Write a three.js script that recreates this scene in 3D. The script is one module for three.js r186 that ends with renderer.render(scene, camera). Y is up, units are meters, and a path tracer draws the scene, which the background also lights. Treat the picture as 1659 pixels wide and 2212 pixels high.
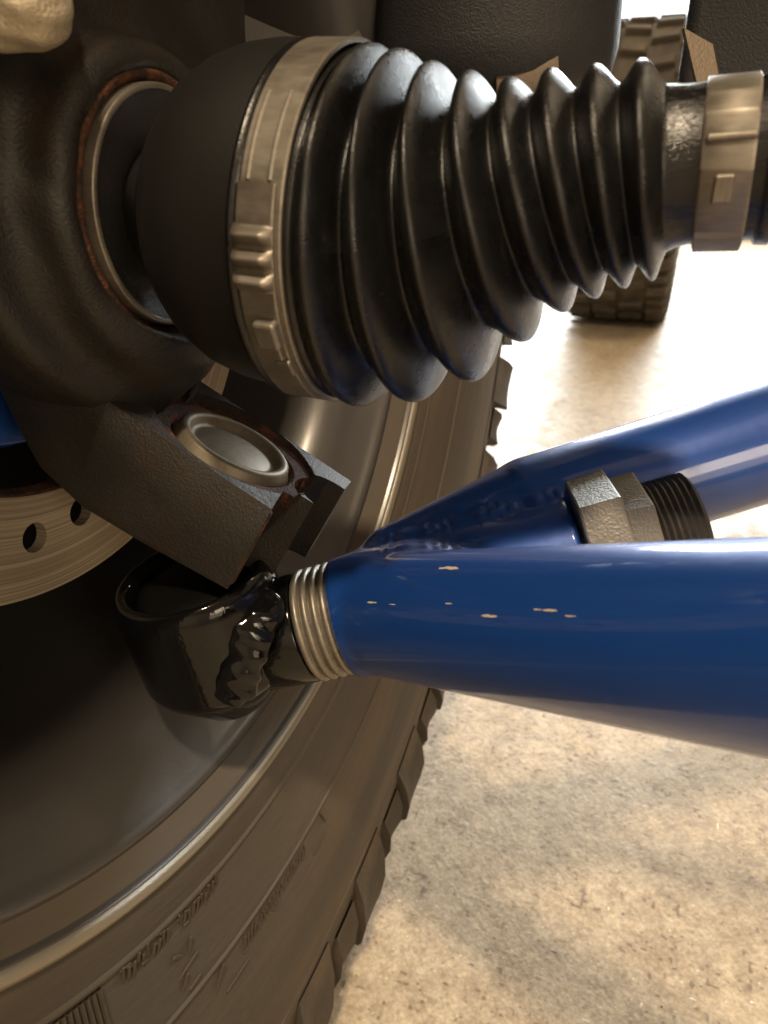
import * as THREE from 'three';
import { RoundedBoxGeometry } from 'three/addons/geometries/RoundedBoxGeometry.js';
import { mergeGeometries, toCreasedNormals } from 'three/addons/utils/BufferGeometryUtils.js';
import { RectAreaLightUniformsLib } from 'three/addons/lights/RectAreaLightUniformsLib.js';
import { Brush, Evaluator, SUBTRACTION } from 'three-bvh-csg';

// ---------------------------------------------------------------- camera, lights, exposure
// World: x runs inboard along the axle, y up, z to the front of the vehicle.
// The axle centre line is x-axis at height Y; shapes below are written in axle coordinates.
const Y = 0.385;
const V = (x, y, z) => new THREE.Vector3(x, y, z);
const scene = new THREE.Scene();
scene.background = new THREE.Color(0x000000);
const camera = new THREE.PerspectiveCamera(69.02, 768 / 1024, 0.01, 30);
camera.position.set(0.180, Y + 0.011, 0.179);
camera.rotation.order = 'YXZ';
camera.rotation.set(THREE.MathUtils.degToRad(-25), THREE.MathUtils.degToRad(21.4), 0);
camera.focus = 0.235;
camera.userData.fStop = 18;
camera.updateMatrixWorld(true);
const renderer = new THREE.WebGLRenderer({ antialias: true });
renderer.setSize(768, 1024);
renderer.toneMapping = THREE.LinearToneMapping;
renderer.toneMappingExposure = 1.14;
renderer.shadowMap.enabled = true;
RectAreaLightUniformsLib.init();
function areaLight(color, intensity, w, h, pos, target) {
  const l = new THREE.RectAreaLight(color, intensity, w, h);
  l.position.copy(pos); l.lookAt(target); scene.add(l); return l;
}
const WINDOW = { x0: -1.60, x1: 1.15, y0: 1.0, y1: 2.25, z: -5.0 };
const LAMPS = [[0.36, 2.35, 0.92, 0.18, 0.15, 560], [0.95, 2.35, -1.6, 1.15, 0.28, 16]];
const SHOP = { p: [1.55, 0.80, 1.05], w: 0.45, h: 0.9 };
areaLight(new THREE.Color(0.92, 0.98, 1.0), 31, WINDOW.x1 - WINDOW.x0 - 0.06, WINDOW.y1 - WINDOW.y0 - 0.06,
  V((WINDOW.x0 + WINDOW.x1) / 2, (WINDOW.y0 + WINDOW.y1) / 2, WINDOW.z + 0.035), V((WINDOW.x0 + WINDOW.x1) / 2, (WINDOW.y0 + WINDOW.y1) / 2, 0));
for (const [x, y, z, w, h, k] of LAMPS) areaLight(new THREE.Color(1.0, 0.79, 0.54), k, w, h, V(x, y - 0.05, z), V(x, 0, z - 0.0001));

areaLight(new THREE.Color(1.0, 0.79, 0.54), 7, SHOP.w, SHOP.h, V(SHOP.p[0], SHOP.p[1], SHOP.p[2] - 0.06), V(0.1, 0.4, 0));

// ---------------------------------------------------------------- helpers
let seed = 7;
const rnd = () => { seed = (seed * 1664525 + 1013904223) >>> 0; return seed / 4294967296; };
const used = {};
const numbered = n => { const k = used[n] = (used[n] ?? -1) + 1; return k ? `${n}_${String(k).padStart(3, '0')}` : n; };
function thing(name, label, category, base, group) {          // base in axle coordinates
  const g = new THREE.Group(); g.name = numbered(name); g.position.set(base.x, base.y + Y, base.z);
  g.userData = { label, category }; if (group) g.userData.group = group;
  scene.add(g); return g;
}
const wpos = o => { const p = V(0, 0, 0); for (let q = o; q && q !== scene; q = q.parent) p.add(q.position); return p; };
function part(name, geo, mat, parent, label) {                // geo in axle coordinates
  const p = wpos(parent); geo.translate(-p.x, Y - p.y, -p.z);
  const m = new THREE.Mesh(geo, mat); m.name = name; m.castShadow = m.receiveShadow = true;
  if (label) m.userData.label = label;
  parent.add(m); return m;
}
function structure(name, geo, mat) {
  const m = new THREE.Mesh(geo, mat); m.name = name; m.userData.kind = 'structure'; m.castShadow = m.receiveShadow = true; scene.add(m); return m;
}
// pixel (of a 1659 x 2212 view) to a point at a given distance, in axle coordinates
const FPX = 1609;
const camR = V(1, 0, 0).applyQuaternion(camera.quaternion), camU = V(0, 1, 0).applyQuaternion(camera.quaternion), camF = V(0, 0, -1).applyQuaternion(camera.quaternion);
const CAM = V(0.180, 0.011, 0.179);
const ray = (u, v) => camF.clone().addScaledVector(camR, (u - 829.5) / FPX).addScaledVector(camU, -(v - 1106) / FPX);
const at = (u, v, d) => CAM.clone().addScaledVector(ray(u, v), d);
function onPlane(u, v, p0, n) { const r = ray(u, v); return CAM.clone().addScaledVector(r, p0.clone().sub(CAM).dot(n) / r.dot(n)); }

// uv in metres by the dominant face direction
function boxUV(geo, k = 1) {
  const g = geo.index ? geo.toNonIndexed() : geo; const p = g.attributes.position, uv = new Float32Array(p.count * 2);
  const a = V(0, 0, 0), b = V(0, 0, 0), c = V(0, 0, 0);
  for (let i = 0; i < p.count; i += 3) {
    a.fromBufferAttribute(p, i); b.fromBufferAttribute(p, i + 1); c.fromBufferAttribute(p, i + 2);
    const n = b.clone().sub(a).cross(c.clone().sub(a)); const ax = Math.abs(n.x), ay = Math.abs(n.y), az = Math.abs(n.z);
    [a, b, c].forEach((q, j) => {
      const [s, t] = ax > ay && ax > az ? [q.z, q.y] : ay > az ? [q.x, q.z] : [q.x, q.y];
      uv[(i + j) * 2] = s * k; uv[(i + j) * 2 + 1] = t * k;
    });
  }
  g.setAttribute('uv', new THREE.BufferAttribute(uv, 2)); return g;
}
// lathe round an axis: prof = [[s, r], ...], s along dir from origin
function lathe(prof, segs = 96, origin = V(0, 0, 0), dir = V(1, 0, 0), uvk = null, t0 = 0, t1 = Math.PI * 2) {
  const n = dir.clone().normalize();
  const e1 = V(0, 1, 0).addScaledVector(n, -n.y); if (e1.length() < 0.05) e1.set(0, 0, 1).addScaledVector(n, -n.z); e1.normalize();
  const e2 = V(0, 0, 0).crossVectors(n, e1);                    // for dir = x: e1 = y, e2 = z
  const pos = [], uv = [], idx = []; let L = 0;
  prof.forEach(([s, r], i) => {
    if (i) L += Math.hypot(s - prof[i - 1][0], r - prof[i - 1][1]);
    for (let j = 0; j <= segs; j++) {
      const a = t0 + (t1 - t0) * j / segs, q = origin.clone().addScaledVector(n, s).addScaledVector(e2, r * Math.cos(a)).addScaledVector(e1, r * Math.sin(a));
      pos.push(q.x, q.y, q.z); uv.push(uvk ? a * uvk[0] : a * 0.05, uvk ? L * uvk[1] : L);
    }
  });
  for (let i = 0; i < prof.length - 1; i++) for (let j = 0; j < segs; j++) {
    const a = i * (segs + 1) + j, b = a + 1, c = a + segs + 1, d = c + 1; idx.push(a, b, c, b, d, c);
  }
  const g = new THREE.BufferGeometry(); g.setAttribute('position', new THREE.Float32BufferAttribute(pos, 3)); g.setAttribute('uv', new THREE.Float32BufferAttribute(uv, 2)); g.setIndex(idx);
  g.computeVertexNormals();
  const nm = g.attributes.normal;                                // weld the seam
  if (t1 - t0 > 6.28) for (let i = 0; i < prof.length; i++) { const a = i * (segs + 1), b = a + segs; for (const k of ['X', 'Y', 'Z']) { const s = nm['get' + k](a) + nm['get' + k](b); nm['set' + k](a, s); nm['set' + k](b, s); } }
  return g;
}
const crease = (g, deg = 35) => toCreasedNormals(g, deg * Math.PI / 180);
function frame(g, origin, ex, ey, ez) { g.applyMatrix4(new THREE.Matrix4().makeBasis(ex, ey, ez).setPosition(origin)); return g; }

// surface nets: mesh of {f < 0} with exact gradients as normals
function netMesh(f, lo, hi, h) {
  const N = [0, 1, 2].map(k => Math.ceil((hi[k] - lo[k]) / h) + 1), [nx, ny, nz] = N, F = new Float32Array(nx * ny * nz);
  const I = (i, j, k) => i + nx * (j + ny * k);
  for (let k = 0; k < nz; k++) for (let j = 0; j < ny; j++) for (let i = 0; i < nx; i++) F[I(i, j, k)] = f(lo[0] + i * h, lo[1] + j * h, lo[2] + k * h);
  const id = new Int32Array(nx * ny * nz).fill(-1), pos = [], idx = [];
  const C = []; for (let c = 0; c < 8; c++) C.push([c & 1, c >> 1 & 1, c >> 2]);
  const E = []; for (let a = 0; a < 8; a++) for (const b of [1, 2, 4]) if (!(a & b)) E.push([a, a | b]);
  const val = new Float32Array(8);
  for (let k = 0; k < nz - 1; k++) for (let j = 0; j < ny - 1; j++) for (let i = 0; i < nx - 1; i++) {
    let m = 0; for (let c = 0; c < 8; c++) { val[c] = F[I(i + C[c][0], j + C[c][1], k + C[c][2])]; if (val[c] < 0) m |= 1 << c; }
    if (m === 0 || m === 255) continue;
    let x = 0, y = 0, z = 0, n = 0;
    for (const [a, b] of E) if ((val[a] < 0) !== (val[b] < 0)) { const t = val[a] / (val[a] - val[b]); x += C[a][0] + (C[b][0] - C[a][0]) * t; y += C[a][1] + (C[b][1] - C[a][1]) * t; z += C[a][2] + (C[b][2] - C[a][2]) * t; n++; }
    id[I(i, j, k)] = pos.length / 3; pos.push(lo[0] + (i + x / n) * h, lo[1] + (j + y / n) * h, lo[2] + (k + z / n) * h);
  }
  for (let k = 1; k < nz - 1; k++) for (let j = 1; j < ny - 1; j++) for (let i = 1; i < nx - 1; i++) {
    const v = F[I(i, j, k)] < 0;
    const quad = (a, b, c, d, flip) => { if (a < 0 || b < 0 || c < 0 || d < 0) return; flip ? idx.push(a, c, b, a, d, c) : idx.push(a, b, c, a, c, d); };
    if (v !== F[I(i + 1, j, k)] < 0) quad(id[I(i, j - 1, k - 1)], id[I(i, j, k - 1)], id[I(i, j, k)], id[I(i, j - 1, k)], !v);
    if (v !== F[I(i, j + 1, k)] < 0) quad(id[I(i - 1, j, k - 1)], id[I(i - 1, j, k)], id[I(i, j, k)], id[I(i, j, k - 1)], !v);
    if (v !== F[I(i, j, k + 1)] < 0) quad(id[I(i - 1, j - 1, k)], id[I(i, j - 1, k)], id[I(i, j, k)], id[I(i - 1, j, k)], !v);
  }
  const nor = new Float32Array(pos.length), e = h * 0.15;
  for (let q = 0; q < pos.length; q += 3) for (let it = 0; it < 3; it++) {
    const [x, y, z] = [pos[q], pos[q + 1], pos[q + 2]], w = f(x, y, z);
    let gx = f(x + e, y, z) - f(x - e, y, z), gy = f(x, y + e, z) - f(x, y - e, z), gz = f(x, y, z + e) - f(x, y, z - e); const l = Math.hypot(gx, gy, gz) || 1; gx /= l; gy /= l; gz /= l;
    if (it < 2) { const s = Math.max(-h, Math.min(h, w)); pos[q] -= gx * s; pos[q + 1] -= gy * s; pos[q + 2] -= gz * s; } else { nor[q] = gx; nor[q + 1] = gy; nor[q + 2] = gz; }
  }
  const g = new THREE.BufferGeometry(); g.setAttribute('position', new THREE.Float32BufferAttribute(pos, 3)); g.setAttribute('normal', new THREE.BufferAttribute(nor, 3)); g.setIndex(idx); return g;
}
const smin = (a, b, k) => { const h = Math.max(k - Math.abs(a - b), 0) / k; return Math.min(a, b) - h * h * k * 0.25; };
const smax = (a, b, k) => -smin(-a, -b, k);
const sdBox = (x, y, z, hx, hy, hz, r) => { const a = Math.abs(x) - hx + r, b = Math.abs(y) - hy + r, c = Math.abs(z) - hz + r; return Math.hypot(Math.max(a, 0), Math.max(b, 0), Math.max(c, 0)) + Math.min(Math.max(a, b, c), 0) - r; };
const sdCap = (p, a, b, ra, rb) => { const bx = b.x - a.x, by = b.y - a.y, bz = b.z - a.z, px = p[0] - a.x, py = p[1] - a.y, pz = p[2] - a.z; const t = Math.min(1, Math.max(0, (px * bx + py * by + pz * bz) / (bx * bx + by * by + bz * bz))); return Math.hypot(px - bx * t, py - by * t, pz - bz * t) - ra - (rb - ra) * t; };
// flat-ended round bar
const sdBar = (p, a, n, l0, l1, r, q = 0.0012) => { const px = p[0] - a.x, py = p[1] - a.y, pz = p[2] - a.z, l = px * n.x + py * n.y + pz * n.z; const rad = Math.hypot(px - n.x * l, py - n.y * l, pz - n.z * l) - r + q, ax = Math.max(l0 - l, l - l1) + q; return Math.hypot(Math.max(rad, 0), Math.max(ax, 0)) + Math.min(Math.max(rad, ax), 0) - q; };

// ---------------------------------------------------------------- procedural textures (tileable noise)
function hash(x, y, s) { let h = (x * 374761393 + y * 668265263 + s * 974634777) | 0; h = Math.imul(h ^ h >>> 13, 1274126177); h ^= h >>> 16; return (h >>> 0) / 4294967296; }
function vnoise(x, y, per, s) {
  const xi = Math.floor(x), yi = Math.floor(y), fx = x - xi, fy = y - yi, u = fx * fx * (3 - 2 * fx), v = fy * fy * (3 - 2 * fy);
  const m = a => ((a % per) + per) % per, x0 = m(xi), x1 = m(xi + 1), y0 = m(yi), y1 = m(yi + 1);
  return (hash(x0, y0, s) * (1 - u) + hash(x1, y0, s) * u) * (1 - v) + (hash(x0, y1, s) * (1 - u) + hash(x1, y1, s) * u) * v;
}
function fbm(u, v, f0, oct, s, gain = 0.5) { let a = 1, t = 0, n = 0, f = f0; for (let i = 0; i < oct; i++) { t += a * vnoise(u * f, v * f, f, s + i); n += a; a *= gain; f *= 2; } return t / n; }
function tex(w, h, fn, color, rx = 1, ry = rx) {
  const d = new Uint8Array(w * h * 4);
  for (let y = 0; y < h; y++) for (let x = 0; x < w; x++) {
    const c = fn(x / w, y / h), i = (y * w + x) * 4; const q = typeof c === 'number' ? [c, c, c] : c;
    for (let k = 0; k < 3; k++) d[i + k] = Math.max(0, Math.min(255, q[k] * 255)); d[i + 3] = 255;
  }
  const t = new THREE.DataTexture(d, w, h); t.wrapS = t.wrapT = THREE.RepeatWrapping; t.magFilter = THREE.LinearFilter; t.minFilter = THREE.LinearMipmapLinearFilter; t.generateMipmaps = true;
  if (color) t.colorSpace = THREE.SRGBColorSpace; t.repeat.set(rx, ry); t.needsUpdate = true; return t;
}
const mixc = (a, b, t) => a.map((v, i) => v + (b[i] - v) * t), clamp01 = t => Math.max(0, Math.min(1, t)), step = (a, b, t) => clamp01((t - a) / (b - a));

// uv in metres; repeat = 1 / tile size
const castBump = tex(512, 512, (u, v) => 0.7 * fbm(u, v, 96, 2, 11) + 0.3 * fbm(u, v, 16, 3, 17), false, 1 / 0.05);
const castMap = tex(512, 512, (u, v) => { const a = fbm(u, v, 6, 5, 21), b = step(0.58, 0.72, fbm(u, v, 5, 5, 31)); return mixc([0.145 + a * .09, 0.135 + a * .085, 0.122 + a * .076], [0.24, 0.155, 0.10], b * 0.35); }, true, 1 / 0.08);
const rustMap = tex(512, 512, (u, v) => { const a = fbm(u, v, 8, 5, 41), b = fbm(u, v, 24, 3, 47); return mixc(mixc([0.17, 0.10, 0.065], [0.40, 0.225, 0.12], step(0.3, 0.7, a)), [0.13, 0.10, 0.085], step(0.55, 0.75, b) * 0.7); }, true, 1 / 0.03);
const fineBump = tex(256, 256, (u, v) => fbm(u, v, 64, 2, 51), false, 1 / 0.02);
const rubberRough = tex(512, 512, (u, v) => 0.22 + 0.26 * fbm(u, v, 6, 5, 61), false, 1 / 0.06);
const rubberMap = tex(512, 512, (u, v) => { const a = step(0.52, 0.78, fbm(u, v, 5, 5, 63)), s = step(0.86, 0.95, vnoise(u * 90, v * 90, 90, 69)); return mixc(mixc([0.060, 0.060, 0.063], [0.15, 0.14, 0.122], a * 0.5), [0.42, 0.38, 0.30], s * 0.16); }, true, 1 / 0.09);
const steelMap = tex(512, 512, (u, v) => { const a = fbm(u, v, 4, 5, 71), b = fbm(u, v * 0.25, 64, 2, 75); return mixc([0.62, 0.60, 0.56], [0.45, 0.42, 0.38], 0.6 * a + 0.4 * b); }, true, 1 / 0.04);
const steelRough = tex(256, 256, (u, v) => 0.34 + 0.26 * fbm(u, v, 8, 4, 79), false, 1 / 0.03);
const brushed = tex(64, 1024, (u, v) => { const a = fbm(0.5, v, 64, 4, 81, 0.75), b = fbm(u, v, 4, 4, 83); return mixc([0.80, 0.75, 0.67], [0.50, 0.45, 0.38], clamp01(a * 1.7 - 0.45) * 0.75 + b * 0.2); }, true, 2, 1 / 0.04);
const brushedBump = tex(64, 1024, (u, v) => fbm(0.5, v, 128, 3, 81, 0.75), false, 2, 1 / 0.04);
const tyreMap = tex(1024, 1024, (u, v) => { const a = fbm(u, v, 5, 6, 91), b = step(0.5, 0.72, fbm(u, v, 7, 5, 97)); return mixc([0.235 + a * .11, 0.210 + a * .10, 0.178 + a * .088], [0.43, 0.365, 0.28], b * 0.5); }, true, 1 / 0.22);
const tyreBump = tex(512, 512, (u, v) => 0.7 * fbm(u, v, 32, 4, 99) + 0.3 * fbm(u, v, 6, 3, 101), false, 1 / 0.07);
const paintBump = tex(256, 256, (u, v) => fbm(u, v, 10, 3, 111), false, 1 / 0.03);
const paintRough = tex(512, 512, (u, v) => 0.05 + 0.16 * step(0.45, 0.85, fbm(u, v, 6, 5, 115)), false, 1 / 0.05);
const concMap = tex(2048, 2048, (u, v) => {
  const big = fbm(u, v, 5, 4, 121), mid = fbm(u, v, 90, 3, 125, 0.7), fine = vnoise(u * 420, v * 420, 420, 129), grit = vnoise(u * 760, v * 760, 760, 131), pit = step(0.80, 0.86, vnoise(u * 300, v * 300, 300, 133)), fl = step(0.965, 0.98, vnoise(u * 330, v * 330, 330, 137)), dk = step(0.972, 0.985, vnoise(u * 170, v * 170, 170, 139));
  let c = mixc([0.76, 0.70, 0.605], [0.53, 0.47, 0.39], clamp01(0.34 * big + 0.9 * (mid - 0.36) + 0.42 * (fine - 0.42) + 0.42 * (grit - 0.42)));
  c = mixc(c, [0.40, 0.335, 0.26], pit * step(0.45, 0.6, mid) * 0.7); c = mixc(c, [0.20, 0.17, 0.14], dk * 0.8); return mixc(c, [0.95, 0.93, 0.88], fl * 0.9);
}, true, 1 / 0.8);
const concBump = tex(1024, 1024, (u, v) => 0.65 * fbm(u, v, 128, 3, 141, 0.7) + 0.35 * fbm(u, v, 24, 3, 145), false, 1 / 0.4);
const concRough = tex(1024, 1024, (u, v) => 0.32 + 0.34 * fbm(u, v, 30, 5, 151), false, 1 / 0.6);
const woodMap = tex(256, 256, (u, v) => { const a = fbm(u * 0.5, v, 16, 4, 161); return mixc([0.72, 0.58, 0.40], [0.52, 0.38, 0.23], a); }, true, 1 / 0.8, 1 / 0.2);

const S = o => new THREE.MeshStandardMaterial({ side: THREE.DoubleSide, ...o });
const P = o => new THREE.MeshPhysicalMaterial({ side: THREE.DoubleSide, ...o });
const M = {
  cast: S({ map: castMap, color: new THREE.Color(0.75, 0.75, 0.75), bumpMap: castBump, bumpScale: 0.0002, roughness: 0.55, metalness: 0.25 }),
  rust: S({ map: rustMap, bumpMap: castBump, bumpScale: 0.0005, roughness: 0.8 }),
  boot: S({ map: rubberMap, roughnessMap: rubberRough, roughness: 0.85, bumpMap: fineBump, bumpScale: 0.00006 }),
  cup: S({ color: new THREE.Color(0.010, 0.0095, 0.009), roughness: 0.45, metalness: 0.1, bumpMap: fineBump, bumpScale: 0.00003 }),
  grease: P({ color: new THREE.Color(0.003, 0.003, 0.003), roughness: 0.5, specularIntensity: 0.15 }),
  bronze: S({ color: new THREE.Color(0.17, 0.13, 0.09), roughness: 0.55, metalness: 0.3, bumpMap: castBump, bumpScale: 0.0003 }),
  steel: S({ map: steelMap, roughnessMap: steelRough, roughness: 1, metalness: 0.72 }),
  zinc: S({ map: steelMap, roughness: 0.5, metalness: 0.55, color: new THREE.Color(0.72, 0.68, 0.58) }),
  rotor: S({ map: brushed, bumpMap: brushedBump, bumpScale: 0.00018, roughness: 0.45, metalness: 0.5 }),
  darkSteel: S({ color: new THREE.Color(0.08, 0.075, 0.07), roughness: 0.5, metalness: 0.6, bumpMap: castBump, bumpScale: 0.0002 }),
  blue: P({ color: new THREE.Color(0.009, 0.062, 0.31), roughness: 0.42, metalness: 0.25, clearcoat: 1, clearcoatRoughness: 1, clearcoatRoughnessMap: paintRough, bumpMap: paintBump, bumpScale: 0.00005 }),
  gloss: P({ color: new THREE.Color(0.0035, 0.0035, 0.004), roughness: 0.09, specularIntensity: 0.8, bumpMap: paintBump, bumpScale: 0.00005 }),
  rim: P({ color: new THREE.Color(0.075, 0.070, 0.066), roughness: 0.40, metalness: 0.4, clearcoat: 0.45, clearcoatRoughness: 0.22, bumpMap: fineBump, bumpScale: 0.00004 }),
  lip: S({ color: new THREE.Color(0.30, 0.27, 0.22), roughness: 0.42, metalness: 0.6, bumpMap: fineBump, bumpScale: 0.00004 }),
  tyre: S({ map: tyreMap, bumpMap: tyreBump, bumpScale: 0.0004, roughness: 0.78 }),
  mark: S({ map: tyreMap, roughness: 0.85, color: new THREE.Color(0.7, 0.7, 0.7) }),
  plastic: S({ color: new THREE.Color(0.018, 0.018, 0.019), roughness: 0.6, bumpMap: castBump, bumpScale: 0.0003 }),
  greyMetal: S({ color: new THREE.Color(0.24, 0.23, 0.21), roughness: 0.5, metalness: 0.4, bumpMap: castBump, bumpScale: 0.0002 }),
  alloy: S({ color: new THREE.Color(0.52, 0.45, 0.33), roughness: 0.55, metalness: 0.4, bumpMap: castBump, bumpScale: 0.0003 }),
  chip: S({ color: new THREE.Color(0.55, 0.48, 0.40), roughness: 0.6 }),
  concrete: S({ map: concMap, bumpMap: concBump, bumpScale: 0.0005, roughnessMap: concRough, roughness: 1 }),
  wood: S({ map: woodMap, roughness: 0.7 }),
  wall: S({ color: new THREE.Color(0.62, 0.52, 0.40), roughness: 0.9 }),
  frameWhite: S({ color: new THREE.Color(0.6, 0.6, 0.58), roughness: 0.5 }),
};
M.glowCool = S({ color: 0x000000, emissive: new THREE.Color(0.92, 0.98, 1.0), emissiveIntensity: 2.5 });
M.glowWarm = S({ color: 0x000000, emissive: new THREE.Color(1.0, 0.79, 0.54), emissiveIntensity: 2.5 });

// ---------------------------------------------------------------- setting: floor, walls
{
  const g = new THREE.PlaneGeometry(9, 9, 1, 1).rotateX(-Math.PI / 2); const p = g.attributes.position, uv = g.attributes.uv;
  g.translate(0.4, 0, -0.9); for (let i = 0; i < p.count; i++) uv.setXY(i, p.getX(i), p.getZ(i));
  structure('concrete_floor', g, M.concrete);
  const front = structure('wall_front', new THREE.BoxGeometry(9, 2.6, 0.1).translate(0.4, 1.3, 3.0), M.wall);
  const bz = WINDOW.z - 0.06, back = [];
  back.push(new THREE.BoxGeometry(WINDOW.x0 + 4.1, 2.6, 0.1).translate((WINDOW.x0 - 4.1) / 2, 1.3, bz));
  back.push(new THREE.BoxGeometry(4.9 - WINDOW.x1, 2.6, 0.1).translate((WINDOW.x1 + 4.9) / 2, 1.3, bz));
  back.push(new THREE.BoxGeometry(WINDOW.x1 - WINDOW.x0, WINDOW.y0, 0.1).translate((WINDOW.x0 + WINDOW.x1) / 2, WINDOW.y0 / 2, bz));
  back.push(new THREE.BoxGeometry(WINDOW.x1 - WINDOW.x0, 2.6 - WINDOW.y1, 0.1).translate((WINDOW.x0 + WINDOW.x1) / 2, (2.6 + WINDOW.y1) / 2, bz));
  const wb = structure('wall_back', mergeGeometries(back), M.wall);
  for (let i = 0; i < 7; i++) {
    const g2 = boxUV(new RoundedBoxGeometry(4.2, 0.128, 0.026, 2, 0.010)).translate(0.2, 0, 0); const m = new THREE.Mesh(g2, M.wood); m.name = 'plank'; m.position.set(0.02 * (i % 3), 0.066 + i * 0.130, bz + 0.066 + 0.003 * (i % 2)); m.rotation.x = -0.06; m.castShadow = m.receiveShadow = true; wb.add(m);
  }
  structure('ceiling', new THREE.BoxGeometry(9, 0.1, 8.4).translate(0.4, 2.65, -1.05), M.wall);
}

// ---------------------------------------------------------------- steering knuckle
const kk = V(0.45, 0.87, -0.2).normalize();
const ee = camR.clone().multiplyScalar(0.88).addScaledVector(camU, -0.48); ee.addScaledVector(kk, -ee.dot(kk)).normalize();
const mm = V(0, 0, 0).crossVectors(ee, kk);
const BORE = at(510, 960, 0.235);
{
  const t = thing('steering_knuckle', 'dark cast iron steering knuckle with rusty lower boss beside the axle boot', 'knuckle', V(0.03, -0.09, 0));
  const nA = V(0.028, -0.025, -0.004), nB = BORE.clone().addScaledVector(ee, -0.050).addScaledVector(kk, -0.014);
  const nC = V(0.028, -0.035, -0.010), nD = BORE.clone().addScaledVector(ee, -0.036).addScaledVector(kk, -0.018).addScaledVector(mm, -0.018);
  const pocket = at(352, 818, 0.236);
  const AX0 = V(0, 0, 0), AXX = V(1, 0, 0);
  const body = netMesh((x, y, z) => {
    const rad = Math.hypot(y, z);
    let d = sdBar([x, y, z], AX0, AXX, 0, 0.0482, 0.0395, 0.005);
    d = smin(d, sdBar([x, y, z], AX0, AXX, -0.002, 0.035, 0.054, 0.006), 0.010);
    d = smin(d, sdBox(x - 0.016, y - 0.085, z + 0.030, 0.016, 0.085, 0.050, 0.008), 0.014);
    d = smin(d, sdBox(x - 0.030, y - 0.062, z + 0.002, 0.006, 0.05, 0.008, 0.005), 0.008);
    d = smin(d, sdCap([x, y, z], nA, nB, 0.028, 0.018), 0.014);
    d = smin(d, sdCap([x, y, z], nC, nD, 0.017, 0.013), 0.012);
    d = smax(d, -(Math.hypot(x - pocket.x, y - pocket.y, z - pocket.z) - 0.011), 0.004);
    d = smax(d, -Math.max(rad - 0.0322, 0.0452 - x), 0.003);
    return d + 0.00025 * Math.sin(x * 300 + y * 190) * Math.sin(z * 260 - y * 120);
  }, [-0.012, -0.14, -0.075], [0.085, 0.175, 0.085], 0.0019);
  part('upright', boxUV(body), M.cast, t);
  // lower boss: outline in the (ee, kk) plane, bored and split
  const sh = new THREE.Shape([[0.0360, 0.000], [0.0360, -0.0295], [-0.006, -0.0315], [-0.026, -0.0315], [-0.042, -0.0275], [-0.0516, -0.0205], [-0.061, -0.0125], [-0.064, 0.004], [-0.050, 0.010], [-0.034, 0.003]].map(([a, b]) => new THREE.Vector2(a, b)));
  const ex = new THREE.ExtrudeGeometry(sh, { depth: 0.0530, bevelEnabled: true, bevelThickness: 0.002, bevelSize: 0.002, bevelOffset: -0.002, bevelSegments: 2 }).translate(0, 0, -0.0265);
  const ev = new Evaluator(); ev.attributes = ['position', 'normal']; ev.useGroups = false;
  const strip = g => { const q = g.index ? g.toNonIndexed() : g; q.deleteAttribute('uv'); q.computeVertexNormals(); return q; };
  let br = new Brush(strip(ex)); br.updateMatrixWorld();
  const cut = g => { const b = new Brush(strip(g)); b.updateMatrixWorld(); br = ev.evaluate(br, b, SUBTRACTION); };
  cut(new THREE.CylinderGeometry(0.0212, 0.0212, 0.08, 64));
  cut(new THREE.CylinderGeometry(0.0278, 0.0272, 0.006, 64).translate(0, 0.0014, 0));
  const cutters = () => [new THREE.BoxGeometry(0.03, 0.09, 0.04).rotateY(0.10).translate(0.0382, 0, 0.0282), new THREE.CylinderGeometry(0.0128, 0.0128, 0.09, 40).translate(0.0345, 0, -0.0035), new THREE.BoxGeometry(0.03, 0.09, 0.03).rotateY(-0.5).translate(0.0505, 0, -0.008)];
  for (const c of cutters()) cut(c);
  const bg = boxUV(crease(br.geometry.clone(), 30)); frame(bg, BORE, ee, kk, mm);
  const boss = part('ball_joint_boss', bg, M.cast, t, 'split clamp boss with rust round its bore');
  const keep = br; br = new Brush(strip(lathe([[-0.028, 0.0200], [-0.0030, 0.0202], [-0.0014, 0.0212], [-0.0010, 0.0268], [0.0006, 0.0274], [0.0006, 0.0281], [-0.002, 0.0281], [-0.028, 0.0215], [-0.028, 0.0200]], 72, V(0, 0, 0), V(0, 1, 0)))); br.updateMatrixWorld();
  for (const c of cutters()) cut(c);
  const rg = boxUV(crease(br.geometry.clone(), 30)); br = keep; frame(rg, BORE, ee, kk, mm);
  part('rust_ring', rg, M.rust, boss, 'orange brown rust on the bored edge');
  part('rust_edge', boxUV(frame(new RoundedBoxGeometry(0.0030, 0.0270, 0.0034, 2, 0.0012), BORE.clone().addScaledVector(ee, 0.0222).addScaledVector(kk, -0.0148).addScaledVector(mm, 0.0262), ee, kk, mm)), M.rust, boss, 'orange rust along the jaw corner');
  const cap = lathe([[-0.0006, 0.0001], [-0.0007, 0.005], [-0.0011, 0.0095], [-0.0018, 0.0122], [-0.0020, 0.0134], [-0.0012, 0.0144], [0.0000, 0.0152], [0.0008, 0.0160], [0.0008, 0.0174], [0.0000, 0.0184], [-0.0022, 0.0191], [-0.0034, 0.0200], [-0.012, 0.0200]], 72, V(0, 0, 0), V(0, 1, 0)); frame(cap, BORE, ee, kk, mm);
  part('bearing_cap', cap, M.zinc, t, 'dull zinc domed cap pressed into the rusty bore');
  part('hub_seal', lathe([[0.0482, 0.0281], [0.0490, 0.0283], [0.0493, 0.0286], [0.0492, 0.0296], [0.0486, 0.0299], [0.040, 0.0300]], 96), M.steel, t, 'bright metal seal ring');
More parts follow.
